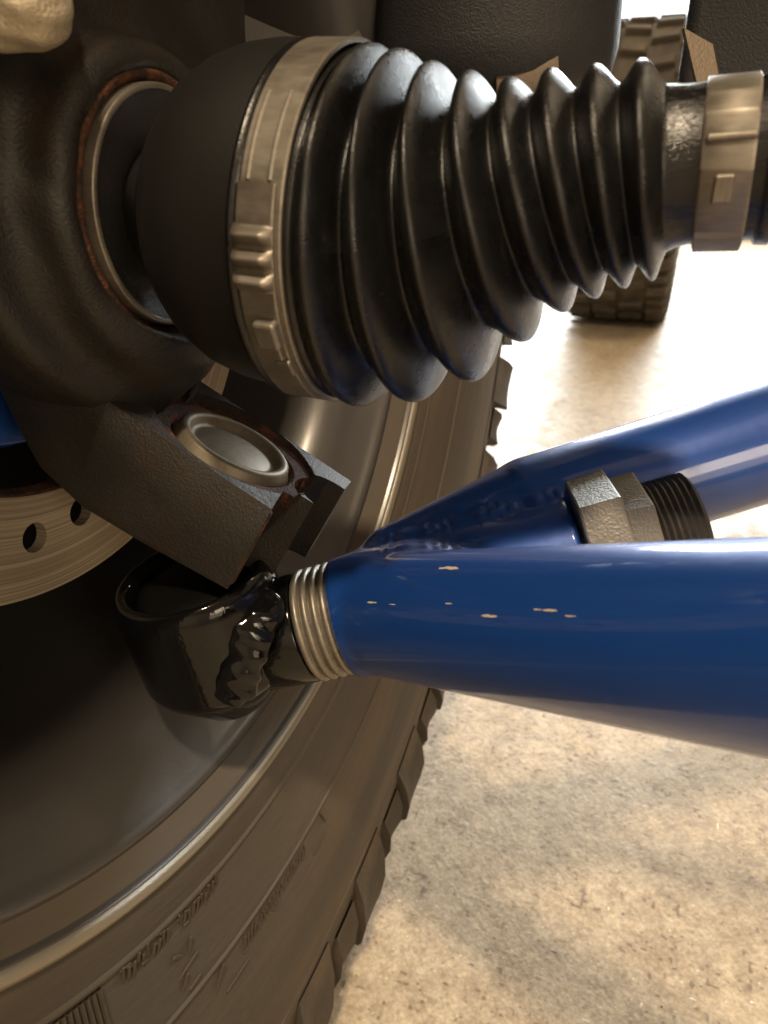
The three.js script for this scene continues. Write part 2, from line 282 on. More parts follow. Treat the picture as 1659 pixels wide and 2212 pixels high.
  part('seal_rubber', lathe([[0.0484, 0.0282], [0.0478, 0.0262], [0.0462, 0.0235], [0.0462, 0.0140]], 96), M.plastic, t);
  part('bore_rust', lathe([[0.0440, 0.0298], [0.0464, 0.0302], [0.0474, 0.0314], [0.0476, 0.0326], [0.0460, 0.0336], [0.0440, 0.0340]], 96), M.rust, t);
}

// ---------------------------------------------------------------- drive axle with boot
{
  const t = thing('drive_axle', 'drive axle with ribbed black rubber boot and two metal band clamps', 'axle', V(0.13, 0, 0));
  const cd = V(Math.cos(-0.05), Math.sin(-0.05), 0);
  const cupO = V(0.05, -0.001, 0), CC = V(0.092, -0.004, 0);
  const cup = part('joint_cup', lathe([[-0.03, 0.015], [0.0, 0.0165], [0.003, 0.0195], [0.006, 0.0240], [0.0105, 0.0296], [0.016, 0.0344], [0.022, 0.0375], [0.029, 0.0394], [0.036, 0.0402], [0.043, 0.0402]], 128, cupO, cd), M.cup, t, 'smooth black bell of the outer joint');
  part('rust_band', lathe([[0.0004, 0.0168], [0.0032, 0.0199], [0.0062, 0.02445]], 96, cupO, cd), M.rust, cup);
  // boot: rings [x along the shaft, tilt (deg), radius]
  const rings = [
    [0.0905, -4, 0.0392], [0.0912, -4, 0.0412], [0.0922, -4, 0.0416], [0.0930, -4, 0.0406], [0.0938, -4, 0.0400], [0.1040, -4, 0.0396],
  ];
  const RD = [[0.1078, -1, 0.0408], [0.1183, 5, 0.0390], [0.1290, 11.5, 0.0350], [0.1387, 17, 0.0294], [0.1471, 19.5, 0.0252], [0.1545, 18, 0.0239], [0.1619, 15, 0.0224], [0.1691, 11, 0.0214]];
  const depth = [0.0080, 0.0100, 0.0098, 0.0080, 0.0064, 0.0060, 0.0058, 0.0056];
  const K = 14;
  for (let i = 0; i < RD.length; i++) {
    const [x, a, r] = RD[i], pv = i ? RD[i - 1] : [0.1020, -4, 0.0404], nx = RD[i + 1] || [0.1768, 5, 0.0206];
    const vr = i ? Math.min(r, pv[2]) - depth[i] * 0.62 : 0.0385;
    for (let k = 0; k < K; k++) {                               // valley -> ridge
      const f = k / K, w = f; const xv = i ? (x + pv[0]) / 2 : 0.1045, av = (a + pv[1]) / 2;
      rings.push([xv + (x - xv) * w, av + (a - av) * w, vr + (r - vr) * Math.pow(0.5 - 0.5 * Math.cos(Math.PI * f), 0.80)]);
    }
    const last = i === RD.length - 1, vn = last ? 0.0158 : Math.min(r, nx[2]) - depth[i + 1] * 0.62;
    for (let k = 0; k < K; k++) {                               // ridge -> valley
      const f = k / K; const xv = (x + nx[0]) / 2, av = (a + nx[1]) / 2;
      rings.push([x + (xv - x) * f, a + (av - a) * f, r + (vn - r) * (1 - Math.pow(0.5 + 0.5 * Math.cos(Math.PI * f), 0.80))]);
    }
  }
  rings.push([0.1732, 7, 0.0158], [0.1755, 5, 0.0152], [0.178, 4, 0.0150], [0.1900, 3, 0.0149], [0.1906, 3, 0.0160], [0.1930, 3, 0.0162], [0.1936, 3, 0.0150], [0.1940, 3, 0.0120]);
  const CY = [[0.09, -0.004], [0.1063, -0.0054], [0.1181, -0.0048], [0.1294, -0.0027], [0.1389, 0.0014], [0.1472, 0.0042], [0.1545, 0.0065], [0.1619, 0.0079], [0.1691, 0.0091], [0.18, 0.0110], [0.21, 0.0136]];
  const cyc = new THREE.CatmullRomCurve3(CY.map(([a, b]) => V(a, b, 0)), false, 'centripetal').getPoints(300);
  const cy = x => { for (let i = 1; i < cyc.length; i++) if (cyc[i].x >= x) { const f = (x - cyc[i - 1].x) / (cyc[i].x - cyc[i - 1].x); return cyc[i - 1].y + (cyc[i].y - cyc[i - 1].y) * f; } return cyc[cyc.length - 1].y; };
  const seg = 144, pos = [], uv = [], idx = [];
  rings.forEach(([x, a, r], i) => {
    const A = a * Math.PI / 180;
    for (let j = 0; j <= seg; j++) { const th = j / seg * Math.PI * 2, c = r * Math.sin(th); pos.push(x - Math.sin(A) * c, cy(x) + Math.cos(A) * c, r * Math.cos(th)); uv.push(th * 0.04, i * 0.0012); }
    if (i) for (let j = 0; j < seg; j++) { const p = (i - 1) * (seg + 1) + j, q = p + seg + 1; idx.push(p, p + 1, q, p + 1, q + 1, q); }
  });
  const g = new THREE.BufferGeometry(); g.setAttribute('position', new THREE.Float32BufferAttribute(pos, 3)); g.setAttribute('uv', new THREE.Float32BufferAttribute(uv, 2)); g.setIndex(idx); g.computeVertexNormals();
  part('rubber_boot', g, M.boot, t, 'black rubber bellows narrowing towards the shaft');
  // large clamp
  const R = a => a * Math.PI / 180, w0 = 0.0022, w1 = 0.0122;
  const CO = V(0.0915, -0.004, 0);
  const band = (s0, s1, r, th, a0, a1, seg) => lathe([[s0, r], [s0, r + th - 0.0003], [s0 + 0.0004, r + th], [s1 - 0.0004, r + th], [s1, r + th - 0.0003], [s1, r]], seg, CO, cd, [0.04, 1], R(a0), R(a1));
  const clamp = part('band_clamp', crease(band(w0, w1, 0.0400, 0.0011, 0, 360, 160)), M.steel, t, 'wide metal band clamp with crimped ear round the boot');
  part('band_overlap', crease(band(w0 + 0.0002, w1 - 0.0012, 0.0410, 0.0011, -58, 17, 60)), M.steel, clamp);
  // crimp waves
  { const prof = [], n = 60; const gp = [], gi = [], gu = [];
    for (let i = 0; i <= n; i++) for (let j = 0; j <= 8; j++) {
      const f = i / n, a = R(-11.5 + 18 * f), e = Math.min(1, Math.min(f, 1 - f) * 14), wv = 0.0021 * e * (0.5 - 0.5 * Math.cos(f * Math.PI * 2 * 3)), side = j / 8, edge = Math.min(1, Math.min(side, 1 - side) * 14), r = 0.0412 + (0.0012 + wv) * (0.5 + 0.5 * edge), s = w0 - 0.0004 + (w1 - w0 - 0.0008) * side;
      const q = CO.clone().addScaledVector(cd, s).add(V(-Math.sin(-0.05) * r * Math.sin(a), Math.cos(-0.05) * r * Math.sin(a), r * Math.cos(a))); gp.push(q.x, q.y, q.z); gu.push(a * 0.04, s);
      if (i && j) { const b = i * 9 + j; gi.push(b - 10, b - 9, b, b - 10, b, b - 1); }
    }
    const cg = new THREE.BufferGeometry(); cg.setAttribute('position', new THREE.Float32BufferAttribute(gp, 3)); cg.setAttribute('uv', new THREE.Float32BufferAttribute(gu, 2)); cg.setIndex(gi); cg.computeVertexNormals(); part('crimped_ear', cg, M.steel, clamp); }
  const onBand = (geo, a, s, r) => { const A = R(a); const out = V(0, Math.sin(A), Math.cos(A)), tan = V(0, Math.cos(A), -Math.sin(A)); return frame(geo, CO.clone().addScaledVector(cd, s).addScaledVector(out, r), cd, tan, out); };
  part('locking_tab', boxUV(onBand(new RoundedBoxGeometry(0.0056, 0.0066, 0.0034, 3, 0.0010), -24, 0.0072, 0.0428)), M.steel, clamp);
  part('locking_tab', boxUV(onBand(new RoundedBoxGeometry(0.0036, 0.0044, 0.0016, 3, 0.0006), -37, 0.0082, 0.0424)), M.steel, clamp);
  part('locking_tab', boxUV(onBand(new RoundedBoxGeometry(0.0022, 0.0040, 0.0016, 3, 0.0006), -31, 0.0078, 0.0424)), M.steel, clamp);
  part('pressed_rib', crease(band(0.0036, 0.0046, 0.0409, 0.0006, 18, 44, 24)), M.steel, clamp);
  part('pressed_rib', crease(band(0.0086, 0.0096, 0.0409, 0.0007, 18, 44, 24)), M.steel, clamp);
  // small clamp and shaft
  const sd = V(1, 0.06, 0).normalize(), SO = V(0.178, cy(0.178), 0);
  const sb = (s0, s1, r, th, a0, a1, seg) => lathe([[s0, r], [s0, r + th - 0.0002], [s0 + 0.0003, r + th], [s1 - 0.0003, r + th], [s1, r + th - 0.0002], [s1, r]], seg, SO, sd, [0.015, 1], R(a0), R(a1));
  const c2 = part('band_clamp', crease(sb(0.0008, 0.0102, 0.0150, 0.0009, 0, 360, 120)), M.steel, t, 'narrow metal band clamp at the thin end of the boot');
  part('band_overlap', crease(sb(0.0010, 0.0100, 0.0158, 0.0008, -80, 30, 50)), M.steel, c2);
  const onS = (geo, a, s, r) => { const A = R(a); const out = V(0, Math.sin(A), Math.cos(A)), tan = V(0, Math.cos(A), -Math.sin(A)); return frame(geo, SO.clone().addScaledVector(sd, s).addScaledVector(out, r), sd, tan, out); };
  part('locking_tab', boxUV(onS(new RoundedBoxGeometry(0.0036, 0.0052, 0.0018, 3, 0.0006), -14, 0.0056, 0.0168)), M.steel, c2);
  part('crimped_ear', boxUV(onS(new RoundedBoxGeometry(0.0088, 0.0014, 0.0016, 3, 0.0006), 16, 0.0056, 0.0167)), M.steel, c2);
  part('shaft', lathe([[0.010, 0.0112], [0.30, 0.0112]], 48, SO, sd), M.darkSteel, t);
}

// ---------------------------------------------------------------- lower control arm
const ARM0 = at(742, 1332, 0.245);
const armN = V(Math.cos(0.314) * Math.cos(0.349), Math.sin(0.314), -Math.cos(0.314) * Math.sin(0.349));
{
  const t = thing('control_arm', 'glossy blue tubular lower control arm forking into two legs', 'control arm', V(0.16, -0.12, 0));
  const nl0 = ARM0.clone().addScaledVector(armN, 0.012).add(V(0, -0.001, 0.002)), nl1 = at(1659, 1395, 0.140); const nl = nl1.clone().sub(nl0).normalize();
  const fl0 = at(850, 1205, 0.250), fl1 = at(1600, 972, 0.250), fl = fl1.clone().sub(fl0).normalize();
  const flA = fl0.clone().addScaledVector(fl, 0.05), nEnd = nl0.clone().addScaledVector(nl, 0.27), fEnd = fl0.clone().addScaledVector(fl, 0.27);
  const sdf = (x, y, z) => {
    const p = [x, y, z];
    const d1 = sdBar(p, ARM0, armN, 0.0, 0.0785, 0.0192, 0.0014), d2 = sdCap(p, nl0, nEnd, 0.0196, 0.0215), d3 = Math.min(sdCap(p, fl0, flA, 0.011, 0.0196), sdCap(p, flA, fEnd, 0.0196, 0.0205));
    let d = smin(smin(d1, d2, 0.005), d3, 0.005);
    const l = (x - ARM0.x) * armN.x + (y - ARM0.y) * armN.y + (z - ARM0.z) * armN.z;
    const w = Math.exp(-(((d1 - d2) / 0.0028) ** 2)) + Math.exp(-(((Math.min(d1, d2) - d3) / 0.0028) ** 2));
    if (w > 0.01 && l > 0.016) d -= w * (0.0007 + 0.00018 * Math.sin(l * 1400 + 2.5 * Math.sin(l * 330)) + 0.0003 * Math.sin(l * 260)) * Math.min(1, (l - 0.016) / 0.008);   // rippled weld along the seams
    return smax(d, -l, 0.0014);
  };
  const lo = [0.070, -0.16, -0.20], hi = [0.345, 0.02, 0.135];
  part('welded_tubes', boxUV(netMesh(sdf, lo, hi, 0.0019)), M.blue, t);
  for (const [u, v, w] of [[1058, 1331, 48], [1162, 1317, 26], [1190, 1319, 42], [1232, 1331, 30], [805, 1302, 34], [848, 1306, 24], [970, 1304, 24], [970, 1228, 70]]) {
    const r0 = ray(u, v); let s = 0.12; for (let k = 0; k < 60; k++) { const q = CAM.clone().addScaledVector(r0, s); s += sdf(q.x, q.y, q.z) * 0.9; }
    const q = CAM.clone().addScaledVector(r0, s), e = 0.0005; const n = V(sdf(q.x + e, q.y, q.z) - sdf(q.x - e, q.y, q.z), sdf(q.x, q.y + e, q.z) - sdf(q.x, q.y - e, q.z), sdf(q.x, q.y, q.z + e) - sdf(q.x, q.y, q.z - e)).normalize();
    const tx = nl.clone().addScaledVector(n, -nl.dot(n)).normalize(), ty = V(0, 0, 0).crossVectors(n, tx);
    const L = w / FPX * s / 2; const pts = []; for (let i = 0; i < 14; i++) { const a = i / 14 * 6.283; pts.push(new THREE.Vector2(Math.cos(a) * L * (0.8 + 0.4 * rnd()), Math.sin(a) * L * 0.11 * (0.5 + rnd()))); }
    part('paint_chip', frame(new THREE.ExtrudeGeometry(new THREE.Shape(pts), { depth: 0.0002, bevelEnabled: false }), q, tx, ty, n), M.chip, t, 'small tan chip in the blue paint');
  }
}

// ---------------------------------------------------------------- ball joint: cup, stem, thread, nut
{
  const t = thing('ball_joint', 'gloss black ball joint housing with threaded stem screwed into the blue arm', 'ball joint', ARM0.clone().addScaledVector(armN, -0.04));
  const cupC = ARM0.clone().addScaledVector(armN, -0.0455).add(V(0, 0.004, 0));
  const ax = V(-0.16, 0.98, 0.12).normalize();
  part('housing', lathe([[-0.026, 0.0001], [-0.026, 0.009], [-0.0245, 0.0125], [-0.010, 0.0245], [-0.006, 0.0262], [0.020, 0.0262], [0.0245, 0.0256], [0.0272, 0.0240], [0.0278, 0.0225], [0.0266, 0.0205], [0.022, 0.0195], [0.008, 0.0190], [0.008, 0.0001]], 96, cupC, ax), M.gloss, t);
  part('stem', lathe([[-0.036, 0.0165], [-0.028, 0.0176], [-0.0185, 0.0183], [-0.0130, 0.0184], [-0.0124, 0.0175]], 64, ARM0, armN), M.gloss, t);
  part('boot_seal', lathe([[0.008, 0.0194], [0.0220, 0.0196], [0.0245, 0.0175], [0.0260, 0.0120], [0.0265, 0.0001]], 48, cupC, ax), M.grease, t);
  const th = [[-0.0125, 0.0160]]; for (let i = 0; i < 4; i++) { const s = -0.0120 + i * 0.0031; th.push([s, 0.0176], [s + 0.0007, 0.0187], [s + 0.0016, 0.0189], [s + 0.0024, 0.0185], [s + 0.0029, 0.0173]); } th.push([0.002, 0.0165]);
  part('threaded_collar', lathe(th, 96, ARM0, armN), M.steel, t, 'bare steel thread between black stem and blue arm');
  // weld bead down the side of the housing
  const bead = []; const path = [[570, 1312], [545, 1345], [528, 1385], [520, 1420], [512, 1460], [512, 1500]];
  const onCup = (u, v) => { const r0 = ray(u, v); let s = 0.15; for (let k = 0; k < 80; k++) { const q = CAM.clone().addScaledVector(r0, s), w = q.clone().sub(cupC), l = w.dot(ax), rr = w.addScaledVector(ax, -l).length(); const cone = (rr - 0.0262 + Math.max(0, -0.008 - l) * 0.9) * 0.72; const d2 = sdBar([q.x, q.y, q.z], ARM0, armN, -0.036, -0.012, 0.0176); s += Math.min(Math.max(cone, l - 0.018), d2); if (s > 0.32) return null; } return CAM.clone().addScaledVector(r0, s); };
  for (let i = 0; i < path.length - 1; i++) for (let k = 0; k < 2; k++) { const f = (k + 0.5 * rnd()) / 2, q = onCup(path[i][0] + (path[i + 1][0] - path[i][0]) * f + 16 * (rnd() - 0.5), path[i][1] + (path[i + 1][1] - path[i][1]) * f); if (q) bead.push([q, 0.0056 + 0.0018 * rnd()]); }
  const blo = [1, 1, 1], bhi = [-1, -1, -1]; for (const [q] of bead) ['x', 'y', 'z'].forEach((k, n) => { blo[n] = Math.min(blo[n], q[k] - 0.011); bhi[n] = Math.max(bhi[n], q[k] + 0.011); });
  const out = camF.clone().negate();
  part('weld_bead', boxUV(netMesh((x, y, z) => { let d = 1; for (const [q, r] of bead) { const w = V(x - q.x, y - q.y, z - q.z); const o = w.dot(out); const e = Math.sqrt(Math.max(0, w.lengthSq() - o * o) + o * o * 4.2) - r; d = smin(d, e * 0.7, 0.0018); } return d + 0.0005 * Math.sin(x * 420 + y * 300) * Math.sin(y * 620 - z * 300); }, blo, bhi, 0.0007)), M.gloss, t, 'lumpy glossy black weld bead');
  // inboard end: jam nut and thread
  const nutShape = (R, rot) => { const s = new THREE.Shape(); for (let i = 0; i < 6; i++) { const a = rot + i * Math.PI / 3; i ? s.lineTo(Math.cos(a) * R, Math.sin(a) * R) : s.moveTo(Math.cos(a) * R, Math.sin(a) * R); } s.closePath(); return s; };
  const e1 = V(0, 1, 0).addScaledVector(armN, -armN.y).normalize(), e2 = V(0, 0, 0).crossVectors(armN, e1);
  const nut = (l, w, R, rot) => frame(crease(new THREE.ExtrudeGeometry(nutShape(R, rot), { depth: w, bevelEnabled: true, bevelThickness: 0.0008, bevelSize: 0.0010, bevelOffset: -0.001, bevelSegments: 2 }), 25), ARM0.clone().addScaledVector(armN, l), e1, e2, armN);
  part('jam_nut', boxUV(nut(0.0805, 0.0112, 0.0250, 0.50)), M.greyMetal, t, 'grey hex jam nut against the blue sleeve');
  part('lock_nut', boxUV(nut(0.0930, 0.0072, 0.0205, 0.62)), M.greyMetal, t);
  const st = [[0.078, 0.0125], [0.1005, 0.0125]]; for (let i = 0; i < 7; i++) { const s = 0.1012 + i * 0.0019; st.push([s, 0.0152], [s + 0.0009, 0.0164], [s + 0.0018, 0.0152]); } st.push([0.1148, 0.0145], [0.1148, 0.0001]);
  part('thread', crease(lathe(st, 72, ARM0, armN), 60), M.darkSteel, t, 'dark coarse thread sticking out past the nuts');
}

// ---------------------------------------------------------------- brake rotor and hub
{
  const t = thing('brake_rotor', 'tan brushed steel brake rotor drilled with round holes', 'brake rotor', V(0, -0.1187, 0));
  const prof = []; for (let i = 0; i <= 12; i++) prof.push([i === 0 || i === 12 ? -0.0004 : 0, 0.0838 + (0.1187 - 0.0838) * i / 12]); for (let i = 12; i >= 0; i--) prof.push([-0.0042, 0.0838 + (0.1187 - 0.0838) * i / 12]); prof.push(prof[0]);
  const rev = new Evaluator(); rev.attributes = ['position', 'normal']; rev.useGroups = false;
  const bare = g => { const q = g.index ? g.toNonIndexed() : g; q.deleteAttribute('uv'); return q; };
  let rb = new Brush(bare(lathe(prof, 180))); rb.updateMatrixWorld();
  const drill = []; for (let i = 0; i < 30; i++) { const a = (-76.4 - i * 12) * Math.PI / 180, r = i % 2 ? 0.0961 : 0.0990; drill.push(bare(new THREE.CylinderGeometry(0.0049, 0.0049, 0.02, 28).rotateZ(Math.PI / 2).translate(0, Math.sin(a) * r, Math.cos(a) * r))); }
  const db = new Brush(mergeGeometries(drill)); db.updateMatrixWorld(); rb = rev.evaluate(rb, db, SUBTRACTION);
  const g2 = rb.geometry.clone().toNonIndexed ? (rb.geometry.index ? rb.geometry.clone().toNonIndexed() : rb.geometry.clone()) : rb.geometry; { const p = g2.attributes.position, uv = new Float32Array(p.count * 2); for (let i = 0; i < p.count; i++) { uv[2 * i] = Math.atan2(p.getY(i), -p.getZ(i)) * 0.16; uv[2 * i + 1] = Math.hypot(p.getY(i), p.getZ(i)); } g2.setAttribute('uv', new THREE.BufferAttribute(uv, 2)); }
  part('friction_disc', crease(g2, 30), M.rotor, t);
  part('rust_edge', lathe([[0.0006, 0.0850], [0.0004, 0.0838], [-0.004, 0.0830], [-0.006, 0.0836]], 128), M.rust, t);
  const h = thing('wheel_hub', 'blue hub body with pale metal flange behind the brake rotor', 'hub', V(-0.03, -0.066, 0));
  part('hub_body', lathe([[-0.045, 0.03], [-0.045, 0.070], [-0.042, 0.072], [-0.013, 0.072], [-0.010, 0.070], [-0.010, 0.02]], 96), M.blue, h);
  part('hub_flange', lathe([[-0.046, 0.0001], [-0.046, 0.082], [-0.052, 0.084], [-0.058, 0.082], [-0.058, 0.0001]], 96), M.alloy, h);
}

// ---------------------------------------------------------------- wheels
const arcPts = (pts, n = 6) => { const c = new THREE.CatmullRomCurve3(pts.map(([a, b]) => V(a, b, 0)), false, 'centripetal'); return c.getPoints(pts.length * n).map(q => [q.x, q.y]); };
// block in cylindrical coordinates, bevelled: bottom ring and smaller top face
// outer side slants from x1 at its foot to xt at the tread face
function lug(x0, x1, xt, r0, r1, dth, skew, tth) {
  const n = 5, P = []; const put = (x, r, th) => P.push(V(x, r * Math.sin(th), r * Math.cos(th)));
  const lay = f => {                                            // f: 0 foot, 1 face
    const e = f > 0.9 ? 0.0014 : 0, it = tth * f + (f > 0.9 ? 0.004 : 0), w = dth / 2 - it, r = r0 + (r1 - r0) * f, bul = 0.0042 * Math.sin(Math.PI * f);
    const xo = x1 + (xt - x1) * Math.pow(f, 1.4) + bul - e, dip = 0.0022 * Math.sin(Math.PI * f);
    put(x0 + e, Math.max(r, 0.362), -w - skew / 2); put(xo, r, -w + skew / 2); put(xo - dip, r, skew / 2 - w * 0.25); put(xo - dip, r, skew / 2 + w * 0.25); put(xo, r, w + skew / 2); put(x0 + e, Math.max(r, 0.362), w - skew / 2);
  };
  for (const f of [0, 0.3, 0.6, 0.88, 1]) lay(f);
  const idx = []; for (let L = 0; L < 4; L++) for (let i = 0; i < 6; i++) { const a = L * 6 + i, b = L * 6 + (i + 1) % 6; idx.push(a, b, a + 6, b, b + 6, a + 6); } const k = 24; idx.push(k, k + 1, k + 2, k, k + 2, k + 3, k, k + 3, k + 5, k + 3, k + 4, k + 5);
  const g = new THREE.BufferGeometry().setFromPoints(P); g.setIndex(idx); return boxUV(crease(g.toNonIndexed(), 32));
}
function makeWheel(name, label, base, opts) {
  const t = thing(name, label, 'wheel', base);
  const X = opts.x, inv = opts.mirror ? -1 : 1, ph = opts.phase;
  const tyre = part('tyre', lathe(arcPts([[X + 0.052, 0.183], [X + 0.0600, 0.1862], [X + 0.0640, 0.193], [X + 0.0655, 0.203], [X + 0.0690, 0.214], [X + 0.0735, 0.228], [X + 0.0770, 0.250], [X + 0.0775, 0.275], [X + 0.0760, 0.300], [X + 0.0725, 0.325], [X + 0.0670, 0.346], [X + 0.0580, 0.362], [X + 0.040, 0.368], [X - 0.065, 0.370], [X - 0.170, 0.364], [X - 0.190, 0.352], [X - 0.204, 0.30], [X - 0.204, 0.25], [X - 0.190, 0.20], [X - 0.182, 0.184]]), 200).translate(base.x * opts.k, 0, base.z * opts.k), M.tyre, t, opts.tyreLabel);
  const row = (geo, n, off, nm, r) => { for (let i = 0; i < n; i++) { const m = new THREE.Mesh(geo, M.tyre); m.name = nm; m.rotation.x = -((i + off) / n) * Math.PI * 2 + ph; m.castShadow = m.receiveShadow = true; const q = V(0, Y, 0).sub(wpos(tyre)); m.position.set(base.x * opts.k + q.x, q.y, base.z * opts.k + q.z); tyre.add(m); } };
  const N = opts.n;
  row(lug(X + 0.018, X + 0.0760, X + 0.0690, 0.306, 0.385, 0.094, 0.014, 0.011), N / 2, 0, 'tread_block');
  row(lug(X + 0.022, X + 0.0745, X + 0.0635, 0.320, 0.3835, 0.062, -0.012, 0.008), N / 2, 0.5, 'tread_block');
  row(lug(X - 0.052, X + 0.008, X + 0.008, 0.364, 0.386, 0.076, 0.030, 0.006), N / 2, 0.25, 'tread_block');
  row(lug(X - 0.122, X - 0.062, X - 0.062, 0.364, 0.386, 0.076, -0.030, 0.006), N / 2, 0.75, 'tread_block');
  row(lug(X - 0.196, X - 0.132, X - 0.132, 0.345, 0.385, 0.080, 0.01, 0.006), N / 2, 0.5, 'tread_block');
  return { t, tyre };
}
{
  const { t, tyre } = makeWheel('front_wheel', 'black wheel with knobbly off road tyre surrounding the knuckle', V(-0.06, -0.385, 0), { x: 0, n: 64, phase: 0.02, k: 0, tyreLabel: 'dusty off road tyre with raised sidewall marks' });
  const rim = part('rim', lathe(arcPts([[0.0610, 0.1895], [0.0625, 0.1885], [0.0622, 0.1870], [0.0600, 0.1862], [0.0570, 0.1856], [0.0540, 0.1852], [0.0524, 0.1840], [0.0520, 0.1815], [0.0508, 0.1802], [0.0470, 0.1780], [0.0400, 0.1725], [0.0330, 0.1660], [0.0260, 0.1618], [0.0150, 0.1590], [-0.020, 0.1580], [-0.080, 0.1580], [-0.140, 0.157], [-0.158, 0.150], [-0.164, 0.12], [-0.150, 0.08], [-0.120, 0.06], [-0.115, 0.03]], 8), 220), M.rim, t, 'dark satin rim barrel');
  part('rim_lip', lathe([[0.0590, 0.1872], [0.0612, 0.1868], [0.0634, 0.1874], [0.0645, 0.1890], [0.0640, 0.1906], [0.0615, 0.1915]], 220), M.lip, rim, 'narrow rolled lip of the rim');
  // raised rings, marks and ribs of the sidewall
  const ringAt = (x, r, w) => lathe([[x - 0.001, r - w], [x + 0.0007, r - w * 0.5], [x + 0.0007, r + w * 0.5], [x - 0.001, r + w]], 200);
  for (const [x, r, w] of [[0.0655, 0.2035, 0.0016], [0.0735, 0.2280, 0.0010], [0.0757, 0.299, 0.0014], [0.0704, 0.3235, 0.0014]]) part('sidewall_ring', ringAt(x, r, w), M.tyre, tyre);
  const xs = r => r < 0.214 ? 0.0655 + (r - 0.203) / 0.011 * 0.0035 : r < 0.228 ? 0.069 + (r - 0.214) / 0.014 * 0.0045 : r < 0.25 ? 0.0735 + (r - 0.228) / 0.022 * 0.004 : r < 0.275 ? 0.0777 : 0.078 - (r - 0.275) * 0.1;
  const strokes = []; const stroke = (r, a, len, wid, rot) => { const A = a * Math.PI / 180; const out = V(0, Math.sin(A), Math.cos(A)), tan = V(0, Math.cos(A), -Math.sin(A)); strokes.push(frame(new RoundedBoxGeometry(len, wid, 0.0009, 1, 0.0003).rotateZ(rot), V(xs(r) + 0.0002, out.y * r, out.z * r), tan, out, V(-1, 0, 0).negate())); };
  for (let a = -66; a > -79; a -= 0.6) if (Math.abs(a + 72) > 0.6) { const r = 0.2065; stroke(r + (rnd() - 0.5) * 0.002, a, 0.0008, 0.0042 + rnd() * 0.002, (rnd() - 0.5) * 0.7); if (rnd() > 0.4) stroke(r + (rnd() - 0.5) * 0.005, a, 0.0024, 0.0008, 0); }
  for (let a = -80; a > -91; a -= 0.55) { const r = 0.2335; stroke(r, a, 0.0008, 0.006 + rnd() * 0.002, (rnd() - 0.5) * 0.8); if (rnd() > 0.4) stroke(r + (rnd() - 0.5) * 0.006, a, 0.0026, 0.0008, 0); }
  for (const [dr, da, l, w, ro] of [[0, 0, 0.010, 0.0012, 0.3], [0.004, 0.8, 0.008, 0.0012, 1.2], [-0.004, -0.6, 0.008, 0.0012, 1.5], [0.006, -0.4, 0.006, 0.0012, 0.2], [-0.005, 0.8, 0.006, 0.0012, -0.5]]) stroke(0.2195 + dr, -73 + da, l, w, ro);
  for (const [r, a, l, ro] of [[0.2285, -77.8, 0.013, 0.05], [0.2400, -78.6, 0.014, 0.05], [0.2345, -76.0, 0.013, 1.1], [0.2285, -92.6, 0.009, 0.05], [0.2400, -93.4, 0.011, 0.05], [0.2345, -95.2, 0.013, 1.9]]) stroke(r, a, l, 0.0010, ro);
  part('sidewall_lettering', boxUV(mergeGeometries(strokes)), M.mark, tyre, 'worn raised lettering');
  for (let i = 0; i < 9; i++) { const a = (-58.5 - i * 0.6) * Math.PI / 180, pts = []; for (let k = 0; k <= 8; k++) { const r = 0.2045 + k * 0.0105, b = a - (k / 8) * 0.10; pts.push(V(xs(r) + 0.0002, Math.sin(b) * r, Math.cos(b) * r)); } part('sidewall_rib', new THREE.TubeGeometry(new THREE.CatmullRomCurve3(pts), 16, 0.0009, 6), M.tyre, tyre); }
}
const rear = makeWheel('rear_wheel', 'black off road tyre standing on the floor behind the axle boot', V(0.012, -0.385, -2.08), { x: 0.065, n: 52, phase: 0.05, k: 1, tyreLabel: 'knobbly tyre facing tread on' });
rear.t.scale.setScalar(0.94);

